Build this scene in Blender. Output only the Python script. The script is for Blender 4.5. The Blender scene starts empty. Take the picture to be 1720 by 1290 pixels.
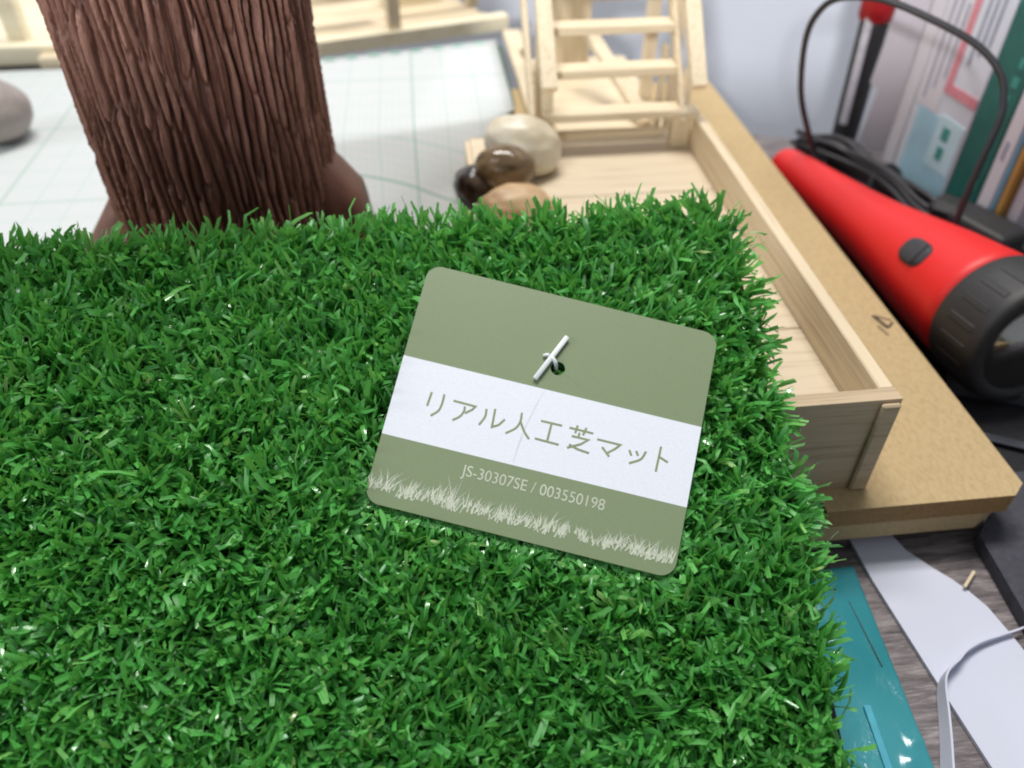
import bpy, bmesh, math, random
import numpy as np
from mathutils import Vector, Matrix, noise
from mathutils.geometry import tessellate_polygon

S = 0.001                       # everything below is written in millimetres
sc = bpy.context.scene
C = sc.collection
R = math.radians
rng = np.random.default_rng(7)
random.seed(7)

# ------------------------------------------------------------------ camera
PITCH, YAW, CAMZ = 41.5, 6.3, 190.0
cd = bpy.data.cameras.new("camera")
cam = bpy.data.objects.new("camera", cd)
C.objects.link(cam)
sc.camera = cam
cam.location = (0, 0, CAMZ * S)
cam.rotation_euler = (R(90 - PITCH), 0, R(-YAW))
cd.sensor_width = 36
cd.lens = 36 * 1350 / 1720
cd.clip_start = 0.005
cd.clip_end = 50
cd.dof.use_dof = True
cd.dof.focus_distance = 0.182
cd.dof.aperture_fstop = 10.5
cd.dof.aperture_blades = 7
sc.cycles.filter_width = 1.9

# ------------------------------------------------------------------ light: a room with ceiling lamps
w = bpy.data.worlds.new("World")
sc.world = w
w.use_nodes = True
w.node_tree.nodes["Background"].inputs[0].default_value = (0.86, 0.92, 1.0, 1)
w.node_tree.nodes["Background"].inputs[1].default_value = 0.29

def area(name, loc, target, sx, sy, power, col):
    l = bpy.data.lights.new(name, 'AREA')
    l.shape = 'RECTANGLE'; l.size = sx; l.size_y = sy; l.energy = power; l.color = col
    o = bpy.data.objects.new(name, l); C.objects.link(o)
    o.location = loc
    o.rotation_euler = (Vector(target) - Vector(loc)).to_track_quat('-Z', 'Y').to_euler()
    return o
area("ceiling_lamp", (0.06, 0.43, 1.05), (0.03, 0.2, 0.04), 0.55, 0.10, 6.1, (1.0, 0.97, 0.93))
area("ceiling_lamp", (0.06, 0.57, 1.05), (0.03, 0.2, 0.04), 0.55, 0.10, 6.1, (1.0, 0.97, 0.93))
area("left_fill_light", (-0.95, 0.02, 0.50), (-0.05, 0.25, 0.06), 0.5, 0.4, 4.2, (0.93, 0.97, 1.0))  # unseen soft area lamp, added to lighten the left of the trunk
sl = bpy.data.lights.new("room_lamp", 'SPOT')
sl.energy = 29.0; sl.spot_size = R(72); sl.spot_blend = 0.05; sl.shadow_soft_size = 0.03; sl.color = (0.95, 0.97, 1.0)
so = bpy.data.objects.new("room_lamp", sl); C.objects.link(so)
so.location = (-0.25, -0.60, 0.43)
so.rotation_euler = Vector((0.30, 1.0, 0.27)).to_track_quat('-Z', 'Y').to_euler()

sc.view_settings.view_transform = 'Standard'
sc.view_settings.look = 'None'
sc.view_settings.exposure = 0.0
sc.view_settings.gamma = 1.0
sc.render.engine = 'CYCLES'

# ------------------------------------------------------------------ helpers
ORG = {}
def empty(name, loc, label=None, cat=None, group=None):
    o = bpy.data.objects.new(name, None); C.objects.link(o)
    o.empty_display_size = 0.01
    o.location = Vector(loc) * S
    ORG[o.name] = Vector(loc)
    tag(o, label, cat, group)
    return o

def tag(o, label=None, cat=None, group=None, kind=None):
    if label: o['label'] = label
    if cat: o['category'] = cat
    if group: o['group'] = group
    if kind: o['kind'] = kind
    return o

def obj(name, V, F, mat, parent=None, smooth=False, base=None):
    """V in world millimetres"""
    V = np.asarray(V, dtype=np.float64)
    if parent is not None:
        org = np.array(ORG[parent.name])
    elif base is not None:
        org = np.array(base, dtype=float)
    else:
        lo, hi = V.min(0), V.max(0)
        org = np.array([(lo[0] + hi[0]) / 2, (lo[1] + hi[1]) / 2, lo[2]])
    me = bpy.data.meshes.new(name)
    me.from_pydata(((V - org) * S).tolist(), [], [tuple(f) for f in F])
    mats = mat if isinstance(mat, (list, tuple)) else [mat]
    for m in mats: me.materials.append(m)
    if smooth: me.polygons.foreach_set('use_smooth', [True] * len(me.polygons))
    me.update()
    o = bpy.data.objects.new(name, me); C.objects.link(o)
    if parent is not None:
        o.parent = parent
    else:
        o.location = Vector(org) * S
    ORG[o.name] = Vector(org)
    return o

def obox(c, half, ax=None, bevel=0.35, seg=1):
    """oriented bevelled box -> V, F"""
    bm = bmesh.new()
    bmesh.ops.create_cube(bm, size=2)
    for v in bm.verts:
        v.co = Vector((v.co.x * half[0], v.co.y * half[1], v.co.z * half[2]))
    if bevel > 0:
        bmesh.ops.bevel(bm, geom=list(bm.edges), offset=min(bevel, min(half) * .6), segments=seg, affect='EDGES', profile=.5)
    M = Matrix.Identity(3) if ax is None else Matrix([Vector(a).normalized() for a in ax]).transposed()
    bm.verts.index_update()
    V = [tuple(M @ v.co + Vector(c)) for v in bm.verts]
    F = [[v.index for v in f.verts] for f in bm.faces]
    bm.free()
    return V, F

def box(x0, x1, y0, y1, z0, z1, bevel=0.35, seg=1):
    return obox(((x0 + x1) / 2, (y0 + y1) / 2, (z0 + z1) / 2), ((x1 - x0) / 2, (y1 - y0) / 2, (z1 - z0) / 2), None, bevel, seg)

def join(*parts):
    V, F = [], []
    for v, f in parts:
        n = len(V); V += list(v); F += [[i + n for i in q] for q in f]
    return V, F

def beam(p, q, w_, h_, up=(0, 0, 1), bevel=0.3):
    p, q = Vector(p), Vector(q)
    d = (q - p); L = d.length; d.normalize()
    s = d.cross(Vector(up)).normalized(); u = s.cross(d)
    return obox((p + q) / 2, (w_ / 2, L / 2, h_ / 2), (s, d, u), bevel)

def catmull(pts, n):
    P = [Vector(p) for p in pts]
    P = [P[0] * 2 - P[1]] + P + [P[-1] * 2 - P[-2]]
    out = []
    for i in range(1, len(P) - 2):
        for k in range(n):
            t = k / n
            a, b, c, d = P[i - 1], P[i], P[i + 1], P[i + 2]
            out.append(.5 * ((2 * b) + (c - a) * t + (2 * a - 5 * b + 4 * c - d) * t * t + (3 * b - a - 3 * c + d) * t ** 3))
    out.append(P[-2])
    return out

def tube(pts, r, n=8, cap=True):
    P = [Vector(p) for p in pts]
    V, F = [], []
    up = Vector((0.13, 0.31, 0.94))
    for i, p in enumerate(P):
        d = (P[min(i + 1, len(P) - 1)] - P[max(i - 1, 0)]).normalized()
        s = d.cross(up)
        if s.length < 1e-3: s = d.cross(Vector((1, 0, 0)))
        s.normalize(); u = s.cross(d); up = u
        rr = r[i] if isinstance(r, (list, tuple)) else r
        for k in range(n):
            a = 2 * math.pi * k / n
            V.append(p + (s * math.cos(a) + u * math.sin(a)) * rr)
    for i in range(len(P) - 1):
        for k in range(n):
            F.append([i * n + k, i * n + (k + 1) % n, (i + 1) * n + (k + 1) % n, (i + 1) * n + k])
    if cap:
        F.append(list(range(n))[::-1]); F.append([(len(P) - 1) * n + k for k in range(n)])
    return [tuple(v) for v in V], F

def lathe(prof, p0, d, n=48, cap=True):
    """prof: list of (t along d, radius)"""
    d = Vector(d).normalized(); s = d.cross(Vector((0, 0, 1))).normalized(); u = s.cross(d)
    p0 = Vector(p0)
    V, F = [], []
    for t, r in prof:
        for k in range(n):
            a = 2 * math.pi * k / n
            V.append(tuple(p0 + d * t + (s * math.cos(a) + u * math.sin(a)) * r))
    for i in range(len(prof) - 1):
        for k in range(n):
            F.append([i * n + k, (i + 1) * n + k, (i + 1) * n + (k + 1) % n, i * n + (k + 1) % n])
    if cap:
        F.append(list(range(n))); F.append([(len(prof) - 1) * n + k for k in range(n)][::-1])
    return V, F

def prism(poly, z0, z1):
    n = len(poly)
    V = [(x, y, z0) for x, y in poly] + [(x, y, z1) for x, y in poly]
    F = [list(range(n))[::-1], [n + i for i in range(n)]] + [[i, (i + 1) % n, n + (i + 1) % n, n + i] for i in range(n)]
    a = sum(poly[i][0] * poly[(i + 1) % n][1] - poly[(i + 1) % n][0] * poly[i][1] for i in range(n))
    if a < 0: F = [f[::-1] for f in F]
    return V, F

# ------------------------------------------------------------------ materials
def lin(c):
    return tuple(((v / 255) / 12.92 if v / 255 <= .04045 else ((v / 255 + .055) / 1.055) ** 2.4) for v in c) + (1,)

class Mat:
    def __init__(s, name, rough=.5, spec=.5, **kw):
        s.m = bpy.data.materials.new(name); s.m.use_nodes = True
        s.t = s.m.node_tree; s.b = s.t.nodes['Principled BSDF']
        s.b.inputs['Roughness'].default_value = rough
        s.b.inputs['Specular IOR Level'].default_value = spec
        for k, v in kw.items(): s.b.inputs[k.replace('_', ' ')].default_value = v
    def n(s, t, **kw):
        o = s.t.nodes.new(t)
        for k, v in kw.items(): setattr(o, k, v)
        return o
    def l(s, a, b): s.t.links.new(a, b)
    def coord(s, scale=(1, 1, 1), rot=(0, 0, 0)):
        tc = s.n('ShaderNodeTexCoord'); mp = s.n('ShaderNodeMapping')
        mp.inputs['Scale'].default_value = tuple(1000 * q for q in scale)   # object space in mm
        mp.inputs['Rotation'].default_value = rot
        s.l(tc.outputs['Object'], mp.inputs[0]); return mp.outputs[0]
    def noise(s, vec, scale, detail=4, rough=.6, dist=0):
        o = s.n('ShaderNodeTexNoise'); o.inputs['Scale'].default_value = scale; o.inputs['Detail'].default_value = detail
        o.inputs['Roughness'].default_value = rough; o.inputs['Distortion'].default_value = dist
        s.l(vec, o.inputs['Vector']); return o.outputs['Fac']
    def ramp(s, fac, stops):
        o = s.n('ShaderNodeValToRGB'); e = o.color_ramp.elements
        e[0].position, e[0].color = stops[0]; e[1].position, e[1].color = stops[-1]
        for p, c in stops[1:-1]:
            q = e.new(p); q.color = c
        s.l(fac, o.inputs[0]); return o.outputs[0]
    def mix(s, fac, a, b, mode='MIX'):
        o = s.n('ShaderNodeMix', data_type='RGBA', blend_type=mode)
        for sock, v in ((o.inputs[0], fac), (o.inputs[6], a), (o.inputs[7], b)):
            if hasattr(v, 'links'): s.l(v, sock)
            else: sock.default_value = v
        return o.outputs[2]
    def math(s, op, a, b=None, c=None):
        o = s.n('ShaderNodeMath', operation=op)
        for i, v in enumerate((a, b, c)):
            if v is None: continue
            if hasattr(v, 'links'): s.l(v, o.inputs[i])
            else: o.inputs[i].default_value = v
        return o.outputs[0]
    def color(s, c):
        if hasattr(c, 'links'): s.l(c, s.b.inputs['Base Color'])
        else: s.b.inputs['Base Color'].default_value = c
        return s
    def bump(s, h, strength=.3, dist=.0003):
        o = s.n('ShaderNodeBump'); o.inputs['Strength'].default_value = strength; o.inputs['Distance'].default_value = dist
        s.l(h, o.inputs['Height']); s.l(o.outputs[0], s.b.inputs['Normal']); return s
    def rough(s, v): s.l(v, s.b.inputs['Roughness']); return s

def plain(name, rgb, rough=.5, spec=.4, var=.12, scale=.25, bump=.0, **kw):
    m = Mat(name, rough, spec, **kw)
    v = m.coord()
    n1 = m.noise(v, scale, 5)
    c = lin(rgb)
    lo = tuple(q * (1 - var) for q in c[:3]) + (1,); hi = tuple(min(1, q * (1 + var)) for q in c[:3]) + (1,)
    m.color(m.ramp(n1, [(.3, lo), (.7, hi)]))
    if bump: m.bump(m.noise(v, scale * 6, 3), bump, .0003)
    return m.m

def wood(name, light, dark, axis, freq=1.0, streak=.5, rough=.6):
    m = Mat(name, rough, .35)
    sc_ = [.9, .9, .9]; sc_[axis] = .03
    v = m.coord(tuple(q * freq for q in sc_))
    a = m.noise(v, .55, 6, .65, .6); b = m.noise(v, 3.2, 3, .6)
    f = m.math('ADD', m.math('MULTIPLY', a, 1 - streak * .5), m.math('MULTIPLY', b, streak * .5))
    f2 = m.noise(m.coord(), .012, 2)
    col = m.ramp(f, [(.34, lin(dark)), (.50, lin(light)), (.72, tuple(min(1, q * 1.06) for q in lin(light)[:3]) + (1,))])
    col = m.mix(m.math('MULTIPLY', f2, .25), col, tuple(q * .82 for q in lin(light)[:3]) + (1,))
    m.color(col); m.bump(b, .12, .0002)
    return m.m

PALE_X = wood('pale_wood_along_x', (228, 212, 182), (196, 174, 138), 0)
PALE_Y = wood('pale_wood_along_y', (228, 212, 182), (200, 178, 142), 1)
PALE_Z = wood('pale_wood_along_z', (228, 212, 182), (198, 176, 140), 2)
TRAYF = wood('tray_floor_wood', (216, 200, 174), (192, 174, 144), 0, 1.0, .4)
TRAYW = wood('tray_wall_wood', (222, 203, 172), (188, 164, 130), 1)
TRAYFR = wood('tray_front_wood', (196, 174, 144), (162, 140, 110), 0, 1.2)
YELW = wood('cream_deck_wood', (244, 234, 206), (220, 202, 162), 0, .6)

def mdf(name, rgb, fleck):
    m = Mat(name, .7, .25)
    v = m.coord((1, .45, 1))
    a = m.noise(v, .9, 6, .75); b = m.noise(v, .05, 3)
    col = m.ramp(a, [(.3, lin(fleck)), (.52, lin(rgb)), (.75, tuple(min(1, q * 1.1) for q in lin(rgb)[:3]) + (1,))])
    col = m.mix(m.math('MULTIPLY', b, .3), col, tuple(q * .8 for q in lin(rgb)[:3]) + (1,))
    m.color(col); m.bump(a, .15, .0002)
    return m.m
MDF = mdf('tan_fibreboard', (192, 168, 126), (170, 146, 104))
MDF2 = mdf('pale_fibreboard', (190, 166, 126), (168, 142, 104))
MDFEDGE = mdf('fibreboard_cut_edge', (158, 124, 82), (130, 100, 62))

# table: grey wood print with streaks
m = Mat('grey_wood_print', .55, .4)
v = m.coord((.16, 1.3, 1), (0, 0, R(8)))
a = m.noise(v, .28, 7, .7, .4); b = m.noise(v, 1.2, 4, .7)
f = m.math('ADD', m.math('MULTIPLY', a, .6), m.math('MULTIPLY', b, .4))
m.color(m.ramp(f, [(.36, lin((66, 60, 62))), (.5, lin((112, 104, 105))), (.64, lin((158, 150, 150)))]))
TABLE = m.m
WALL = plain('pale_wall_paint', (226, 228, 236), .8, .2, .03, .01, .15)

# ------------------------------------------------------------------ setting: table, wall
def quadslab(poly, z0, z1): return prism(poly, z0, z1)
tb = obj('table_top', *prism([(-420, -160), (420, -160), (420, 313), (-420, 630)], -18, 0), TABLE)
tag(tb, 'dark grey wood print table top under the crafts', 'table', kind='structure')
wv = [(-420, 818, -300), (460, 486, -300), (460, 486, 420), (-420, 818, 420)]
wd = Vector((.353, .936, 0)) * 6
wv2 = [tuple(Vector(p) + wd) for p in wv]
wl = obj('wall', wv + wv2, [[0, 1, 2, 3], [7, 6, 5, 4], [0, 4, 5, 1], [1, 5, 6, 2], [2, 6, 7, 3], [3, 7, 4, 0]], WALL)
tag(wl, 'pale bluish white wall behind the table', 'wall', kind='structure')

# ------------------------------------------------------------------ fibreboard base, tray, stairs
board = empty('base_board', (-120, 340, 6), 'tan fibreboard base with a dark cut edge carrying the wooden tray', 'board')
top = [(100, 129.5), (154, 129.5), (158.5, 133.5), (157.5, 432), (-400, 432), (-400, 137.5), (-44, 137.5), (-44, 346), (14.5, 346), (14.5, 137.5), (100, 137.5)]
V, F = prism(top, 13.4, 20.2)
ub = obj('upper_layer', V, F, [MDF, MDFEDGE], board)
for p in ub.data.polygons:
    if abs(p.normal.z) < .5: p.material_index = 1
bot = [(-400, 130.3), (148, 130.3), (157.3, 135.5), (156.5, 431), (-400, 431), (-400, 131), (-44, 131), (-44, 345), (14.4, 345), (14.4, 130.3)]
obj('lower_layer', *prism(bot, 6, 13.3), MDF2, board)
# pen scribble on the board: a small worn ink mark
ink = plain('grey_ink', (84, 72, 62), .7, .2)
mk = []
for (x0, y0, x1, y1, ww) in ((151.5, 213, 153.6, 205.5, 1.6), (153.6, 205.5, 156.8, 208.6, .9), (152.0, 212.6, 156.6, 209.6, .8), (150.6, 207.0, 151.8, 201.5, .7)):
    mk.append(beam((x0, y0, 20.26), (x1, y1, 20.26), ww, .08, bevel=0))
obj('ink_mark', *join(*mk), ink, board)

tray = empty('wooden_tray', (64, 226, 20.2), 'shallow pale wooden tray with thin walls on the fibreboard', 'tray')
obj('side_wall', *box(110.3, 114.3, 141.9, 313.5, 20.3, 53.0), TRAYW, tray)
# front wall: trapezoid with deeper left part in the board notch
fw_poly = [(20, 53), (114.4, 53), (114.4, 20.35), (99.5, 20.35), (99.5, 13.4), (20, 13.4)]
V = [(x, 137.6, z) for x, z in fw_poly] + [(x, 141.8, z) for x, z in fw_poly]
n = len(fw_poly)
F = [list(range(n)), [n + i for i in range(n)][::-1]] + [[i, n + i, n + (i + 1) % n, (i + 1) % n] for i in range(n)]
F = [f[::-1] for f in F]
obj('front_wall', V, F, TRAYFR, tray)
obj('corner_strip', *box(108.9, 113.8, 135.9, 137.5, 20.4, 52.2, .5), TRAYFR, tray)
ys = [142.0, 186.5, 231.2, 275.9, 331]
for i in range(4):
    obj('floor_panel', *box(18, 110.2, ys[i] + .15, ys[i + 1] - .15, 35.5, 38.5 + (.12 if i % 2 else 0), .25), TRAYF, tray)
obj('side_fascia', *box(16, 17.9, 190, 331, 20.3, 38.0), TRAYW, tray)
obj('back_fascia', *box(18, 118, 331.2, 333.2, 20.3, 38.2), TRAYFR, tray)
# frayed splinters at the inner corner
sp = []
for i in range(9):
    x = 99 + random.random() * 5; y = 143 + random.random() * 9
    sp.append(beam((x, y, 38.7), (x + random.uniform(-1.5, 2.5), y + random.uniform(-1, 3), 38.9 + random.random() * 3.5), .35, .25, (1, 0, .1), 0))
tag(obj('splinters', *join(*sp), PALE_Y, tray), kind='stuff')

st = empty('model_staircase', (78, 312, 38.6), 'small pale wooden model staircase with two handrails at the back of the tray', 'staircase')
for k in range(5):
    y0 = 312 + 12 * k; z1 = 55.8 + 13.2 * k
    obj('tread', *box(47.5, 104.5, y0, y0 + 9, z1 - 3.6, z1, .4), PALE_X, st)
obj('lower_step', *box(52, 98.5, 316, 320, 43.2, 46.0, .6), PALE_X, st)
hr = [catmull([(98.5, 318, 45), (101.5, 318, 46.5), (103.2, 318, 50), (103.4, 318, 53)], 5)]
obj('bent_rod', *tube(hr[0], .9, 8), PALE_Z, st, True)
for x in (49, 109.4):
    obj('handrail', *beam((x, 309.5, 65.6 if x > 60 else 67), (x, 372, 134 if x > 60 else 135.4), 6.3, 4.6), PALE_Y, st)
for x in (43.2, 105.9):
    obj('stringer', *beam((x, 313, 49), (x, 372, 114), 2.2, 7), PALE_Y, st)
for (x0, x1, y, z1) in ((47, 51.6, 315, 67), (107, 110, 319, 69), (47.6, 51, 339, 95), (107.2, 110.4, 341, 97), (104, 106.4, 345, 70)):
    obj('post', *box(x0, x1, y, y + 4.5, 38.6 if y < 330 else 20.4, z1), PALE_Z, st)
nw = obj('newel_post', *box(102.2, 110.0, 313.2, 319, 38.6, 51.6), PALE_Z, st)
obj('newel_cap', *box(99.8, 112.6, 311.6, 320.4, 51.7, 55.2, 1.2, 2), PALE_X, nw)

# ------------------------------------------------------------------ deck structure further back
dk = empty('wooden_deck', (-110, 540, 20), 'pale wooden deck of planks with a square post behind the grid paper', 'deck')
du, dv = Vector((.955, .296, 0)), Vector((-.296, .955, 0))
d0 = Vector((-62, 491, 0))
def dbox(u0, u1, v0, v1, z0, z1, bev=.4):
    c = d0 + du * ((u0 + u1) / 2) + dv * ((v0 + v1) / 2) + Vector((0, 0, (z0 + z1) / 2))
    return obox(c, ((u1 - u0) / 2, (v1 - v0) / 2, (z1 - z0) / 2), (du, dv, Vector((0, 0, 1))), bev)
obj('front_beam', *dbox(-48, 124, 0, 9, 20.4, 29), YELW, dk)
for k in range(7):
    obj('plank', *dbox(-48, 118 - 3 * k, 9.6 + 17.4 * k, 26.4 + 17.4 * k, 19.8, 24.4 + .4 * (k % 2)), PALE_X, dk)
obj('post', *dbox(47, 54.5, 2.5, 10, 29.1, 150), PALE_Z, dk)
obj('post', *dbox(112, 119, 40, 47, 24.9, 150), PALE_Z, dk)
obj('rail', *dbox(54.6, 119, 34, 39, 36, 41), PALE_X, dk)
obj('rail', *dbox(-40, 46.8, 30, 38, 40, 52), PALE_X, dk)
obj('joist', *dbox(60, 100, 60, 70, 24.9, 46), YELW, dk)
dl = empty('side_platform', (-260, 530, 20), 'cream wooden platform edge behind the trunk at the far left', 'platform')
obj('beam', *box(-420, -122, 497, 505, 20.4, 31), YELW, dl)
for k in range(9):
    obj('plank', *box(-420, -121 - 14 * k, 505.6 + 19 * k, 524 + 19 * k, 20.4, 28.4), YELW, dl)
obj('block', *box(-216, -190, 489, 496.8, 20.4, 27), PALE_X, dl)
obj('post', *box(-236, -226, 507, 516, 28.5, 150), YELW, dl)

ws = empty('notched_strip', (56, 456, 20), 'pale wooden strip with a row of dark notches left of the staircase', 'wooden strip')
obj('strip', *box(51.5, 62.5, 398, 520, 20.3, 23), PALE_Y, ws)
dkm = plain('dark_notch', (120, 96, 66), .8, .2)
for k, y in enumerate((406, 416, 428, 441, 455, 470, 478)):
    obj('notch', *box(57.6, 61.2, y, y + 6 + (k % 3), 23.02, 23.25, 0), dkm, ws)
br = empty('stair_frame', (90, 410, 20), 'pale wooden under-frame with a slanting brace seen through the staircase', 'frame')
obj('base_panel', *box(63, 118, 352, 470, 20.3, 22.2), PALE_X, br)
obj('brace', *beam((84, 425, 55), (108, 372, 24), 7, 4), PALE_Y, br)
obj('post', *box(112, 118, 404, 410, 22.3, 150), PALE_Z, br)
obj('post', *box(64, 70, 446, 452, 22.3, 150), PALE_Z, br)
obj('cross_bar', *box(63, 118, 452.5, 457, 58, 66), PALE_X, br)
obj('side_panel', *box(70.3, 92, 446, 450, 22.3, 92), PALE_Z, br)

# ------------------------------------------------------------------ grid paper on a cutting mat
m = Mat('grid_paper_print', .6, .3)
tc = m.n('ShaderNodeTexCoord'); sx = m.n('ShaderNodeSeparateXYZ'); m.l(tc.outputs['Object'], sx.inputs[0])
def gridline(period, width, off=0.):
    out = None
    for ax in (0, 1):
        q = m.math('MULTIPLY', sx.outputs[ax], 1000 / period)
        q = m.math('ADD', q, off + 500)
        q = m.math('FRACT', q)
        q = m.math('LESS_THAN', q, width / period)
        out = q if out is None else m.math('MAXIMUM', out, q)
    return out
base = lin((205, 206, 206))
c1 = m.mix(m.math('MULTIPLY', gridline(3.04, .34), .42), base, lin((160, 200, 190)))
c1 = m.mix(m.math('MULTIPLY', gridline(15.2, .5), .5), c1, lin((140, 186, 174)))
c1 = m.mix(m.math('MULTIPLY', gridline(76, .8), .6), c1, lin((110, 160, 136)))
m.color(c1)
GRID = m.m
pp = [(-262, 258), (-104, 258), (-104, 486.5), (-262, 486)]
gp0 = obj('grid_paper', *prism(pp, 20.9, 21.3), GRID, base=(-182.9, 403, 20.9))
tag(gp0, 'flat white drafting paper with faint green grid left of the tree trunk', 'paper')
gp = empty('grid_paper', (-6, 400, 39.6), 'white green-gridded drafting sheet bending down between trunk and stones', 'paper')
def sheet_paper():
    """right sheet: lies on a low block and bends down towards the camera"""
    prof = []                                           # (distance towards the camera, drop)
    for k in range(9): prof.append((k * 11.6 / 1.0, 0))
    yc = prof[-1][0]
    for k in range(1, 9):  # bend shaped so the near part of the sheet renders dimmer
        a = R(44) * k / 8; prof.append((yc + 9 * math.sin(a), 9 * (1 - math.cos(a))))
    y1, z1 = prof[-1]
    for k in range(1, 15): prof.append((y1 + 2.6 * k, z1 + 2.6 * k * math.tan(R(44))))
    V, F = [], []; xs = np.linspace(-84, 40.6, 19)
    for lay in (0, -.35):
        for (d_, z_) in prof:
            for x in xs:
                t = d_ / prof[-1][0]
                back = 449.5 + max(-20.0, (x - 40) * .19) + .8 * math.sin(x * .05)
                q = max(0., (d_ - yc) / (prof[-1][0] - yc)); q = min(1., q * 1.6)
                V.append((x * (1 - q) + (-42.5 + (x + 84) / 124.6 * 56.0) * q, back - d_ - (1 - t) * 0, 40.0 - z_ + lay + .5 * (1 - t) * max(0, (x + 10) / 50)))
    nx_, ny_ = len(xs), len(prof); nb_ = nx_ * ny_
    for j in range(ny_ - 1):
        for i in range(nx_ - 1):
            a = j * nx_ + i
            F.append([a, a + nx_, a + nx_ + 1, a + 1]); F.append([nb_ + a, nb_ + a + 1, nb_ + a + nx_ + 1, nb_ + a + nx_])
    ed = [i for i in range(nx_)] + [j * nx_ + nx_ - 1 for j in range(1, ny_)] + [(ny_ - 1) * nx_ + i for i in range(nx_ - 2, -1, -1)] + [j * nx_ for j in range(ny_ - 2, 0, -1)]
    F += [[ed[q], ed[(q + 1) % len(ed)], nb_ + ed[(q + 1) % len(ed)], nb_ + ed[q]] for q in range(len(ed))]
    return V, F
V, F = sheet_paper()
obj('sheet', V, F, GRID, gp, True)
gt = plain('green_print', (150, 205, 180), .6)
for k in range(8):
    x = -50 + 11.2 * k; y = 449.5 + max(-20.0, (x + 2.7 - 40) * .19)
    obj('printed_mark', *box(x, x + 5.4, y - 3.8, y - 1.6, 40.55, 40.62, 0), gt, gp)
cm = obj('paper_block', *prism([(-86, 356), (41.6, 366), (43.2, 446), (-86, 422)], 20.25, 39.1), plain('dark_green_block', (52, 78, 58), .6))
tag(cm, 'low dark green block under the right sheet of grid paper', 'block')

# ------------------------------------------------------------------ trunk with real bark ridges
def bark(n_a=900, n_z=300, R0=33.9, z0=20.6, z1=262):
    th = np.linspace(0, 2 * np.pi, n_a, endpoint=False); zz = np.linspace(z0, z1, n_z)
    T, Z = np.meshgrid(th, zz)
    # stretched cells on the unrolled cylinder (warped so the strips wander)
    circ = 2 * np.pi * R0; ncol = 76; kx = circ / ncol
    U = T * R0 + .7 * np.sin(Z / 24 + 3 * np.sin(T * 3)) + .45 * np.sin(Z / 7.5 + T * 9) + .22 * np.sin(Z / 3.1 + T * 23) + .5 * np.sin(T * 11) + .35 * np.sin(T * 17 + 1)
    cc = (U / kx) % ncol
    ci = np.floor(cc).astype(int) % ncol; f_ = cc - np.floor(cc) - .5
    nseg_ = 16
    bnd = np.cumsum(rng.uniform(14, 52, (ncol, nseg_)), 1) + z0 - rng.uniform(4, 52, (ncol, 1))
    seg = np.zeros(T.shape, int); near = np.full(T.shape, 99.)
    for q in range(nseg_):
        bz = bnd[:, q][ci] + rng.choice([-7., 6.]) * f_ + 9 * np.abs(f_)                       # slightly slanted breaks
        seg += (Z > bz); near = np.minimum(near, np.abs(Z - bz))
    hgt = rng.uniform(0, 1, (ncol, nseg_ + 1)); off_ = rng.uniform(-.16, .16, (ncol, nseg_ + 1)); wdt = rng.uniform(.78, 1.12, (ncol, nseg_ + 1))
    H = hgt[ci, seg]
    g = np.abs(2 * (f_ - off_[ci, seg] * .6)) / wdt[ci, seg]
    prof = np.clip(1 - g ** 2.4, 0, 1) ** .8
    prof = prof * np.clip(.45 + near / 2.6, 0, 1)
    disp = 1.7 * prof + 1.0 * (H - .35) * np.clip(prof * 1.6, 0, 1)
    fib = np.sin(U * 4.3 + 2.0 * np.sin(Z / 17 + H * 20)) * .2 + np.sin(U * 8.7 + H * 30 + np.sin(Z / 9)) * .14
    disp = disp + fib * prof + .13 * rng.standard_normal(T.shape) * prof
    disp = disp.reshape(T.shape)
    bow = 1.2 * np.sin(Z / 60.0 + 1) + np.where(Z < 60, (60 - Z) * .03, 0)
    lob = 1.4 * np.sin(2 * T + 1.0) + .9 * np.sin(3 * T + Z / 70)
    Rr = R0 - 1.6 + disp + bow * .5 + lob
    V = np.stack([-68.1 + Rr * np.cos(T), 255 + Rr * np.sin(T), Z], -1).reshape(-1, 3)
    i = np.arange(n_z - 1)[:, None] * n_a; k = np.arange(n_a)[None, :]; k2 = (k + 1) % n_a
    F = np.stack([i + k, i + k2, i + n_a + k2, i + n_a + k], -1).reshape(-1, 4).tolist()
    F.append([(n_z - 1) * n_a + q for q in range(n_a)])
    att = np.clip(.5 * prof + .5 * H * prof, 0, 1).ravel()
    return V, F, att
tree = empty('model_tree', (-72.5, 255, 20.6), 'reddish brown model tree trunk with deeply ridged bark behind the grass mat', 'tree trunk')
m = Mat('red_brown_bark', .5, .45)
v = m.coord((1, 1, .10))
a = m.noise(v, .9, 6, .7); b = m.noise(m.coord(), .05, 3)
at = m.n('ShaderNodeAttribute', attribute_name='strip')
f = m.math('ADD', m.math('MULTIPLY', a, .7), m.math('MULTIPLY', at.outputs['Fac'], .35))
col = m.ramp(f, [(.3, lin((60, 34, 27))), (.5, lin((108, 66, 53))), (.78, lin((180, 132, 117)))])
m.color(m.mix(m.math('MULTIPLY', b, .35), col, lin((98, 66, 58))))
m.bump(a, .6, .0006)
BARK = m.m
V, F, att = bark()
tk = obj('trunk', V, F, BARK, tree, True)
aa = tk.data.attributes.new('strip', 'FLOAT', 'POINT'); aa.data.foreach_set('value', att.astype(np.float32))
RT = plain('root_brown', (94, 60, 47), .5, .4, .2, .08, .3)
RT2 = plain('root_dull_brown', (126, 90, 76), .55, .4, .15, .1, .3)
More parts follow.
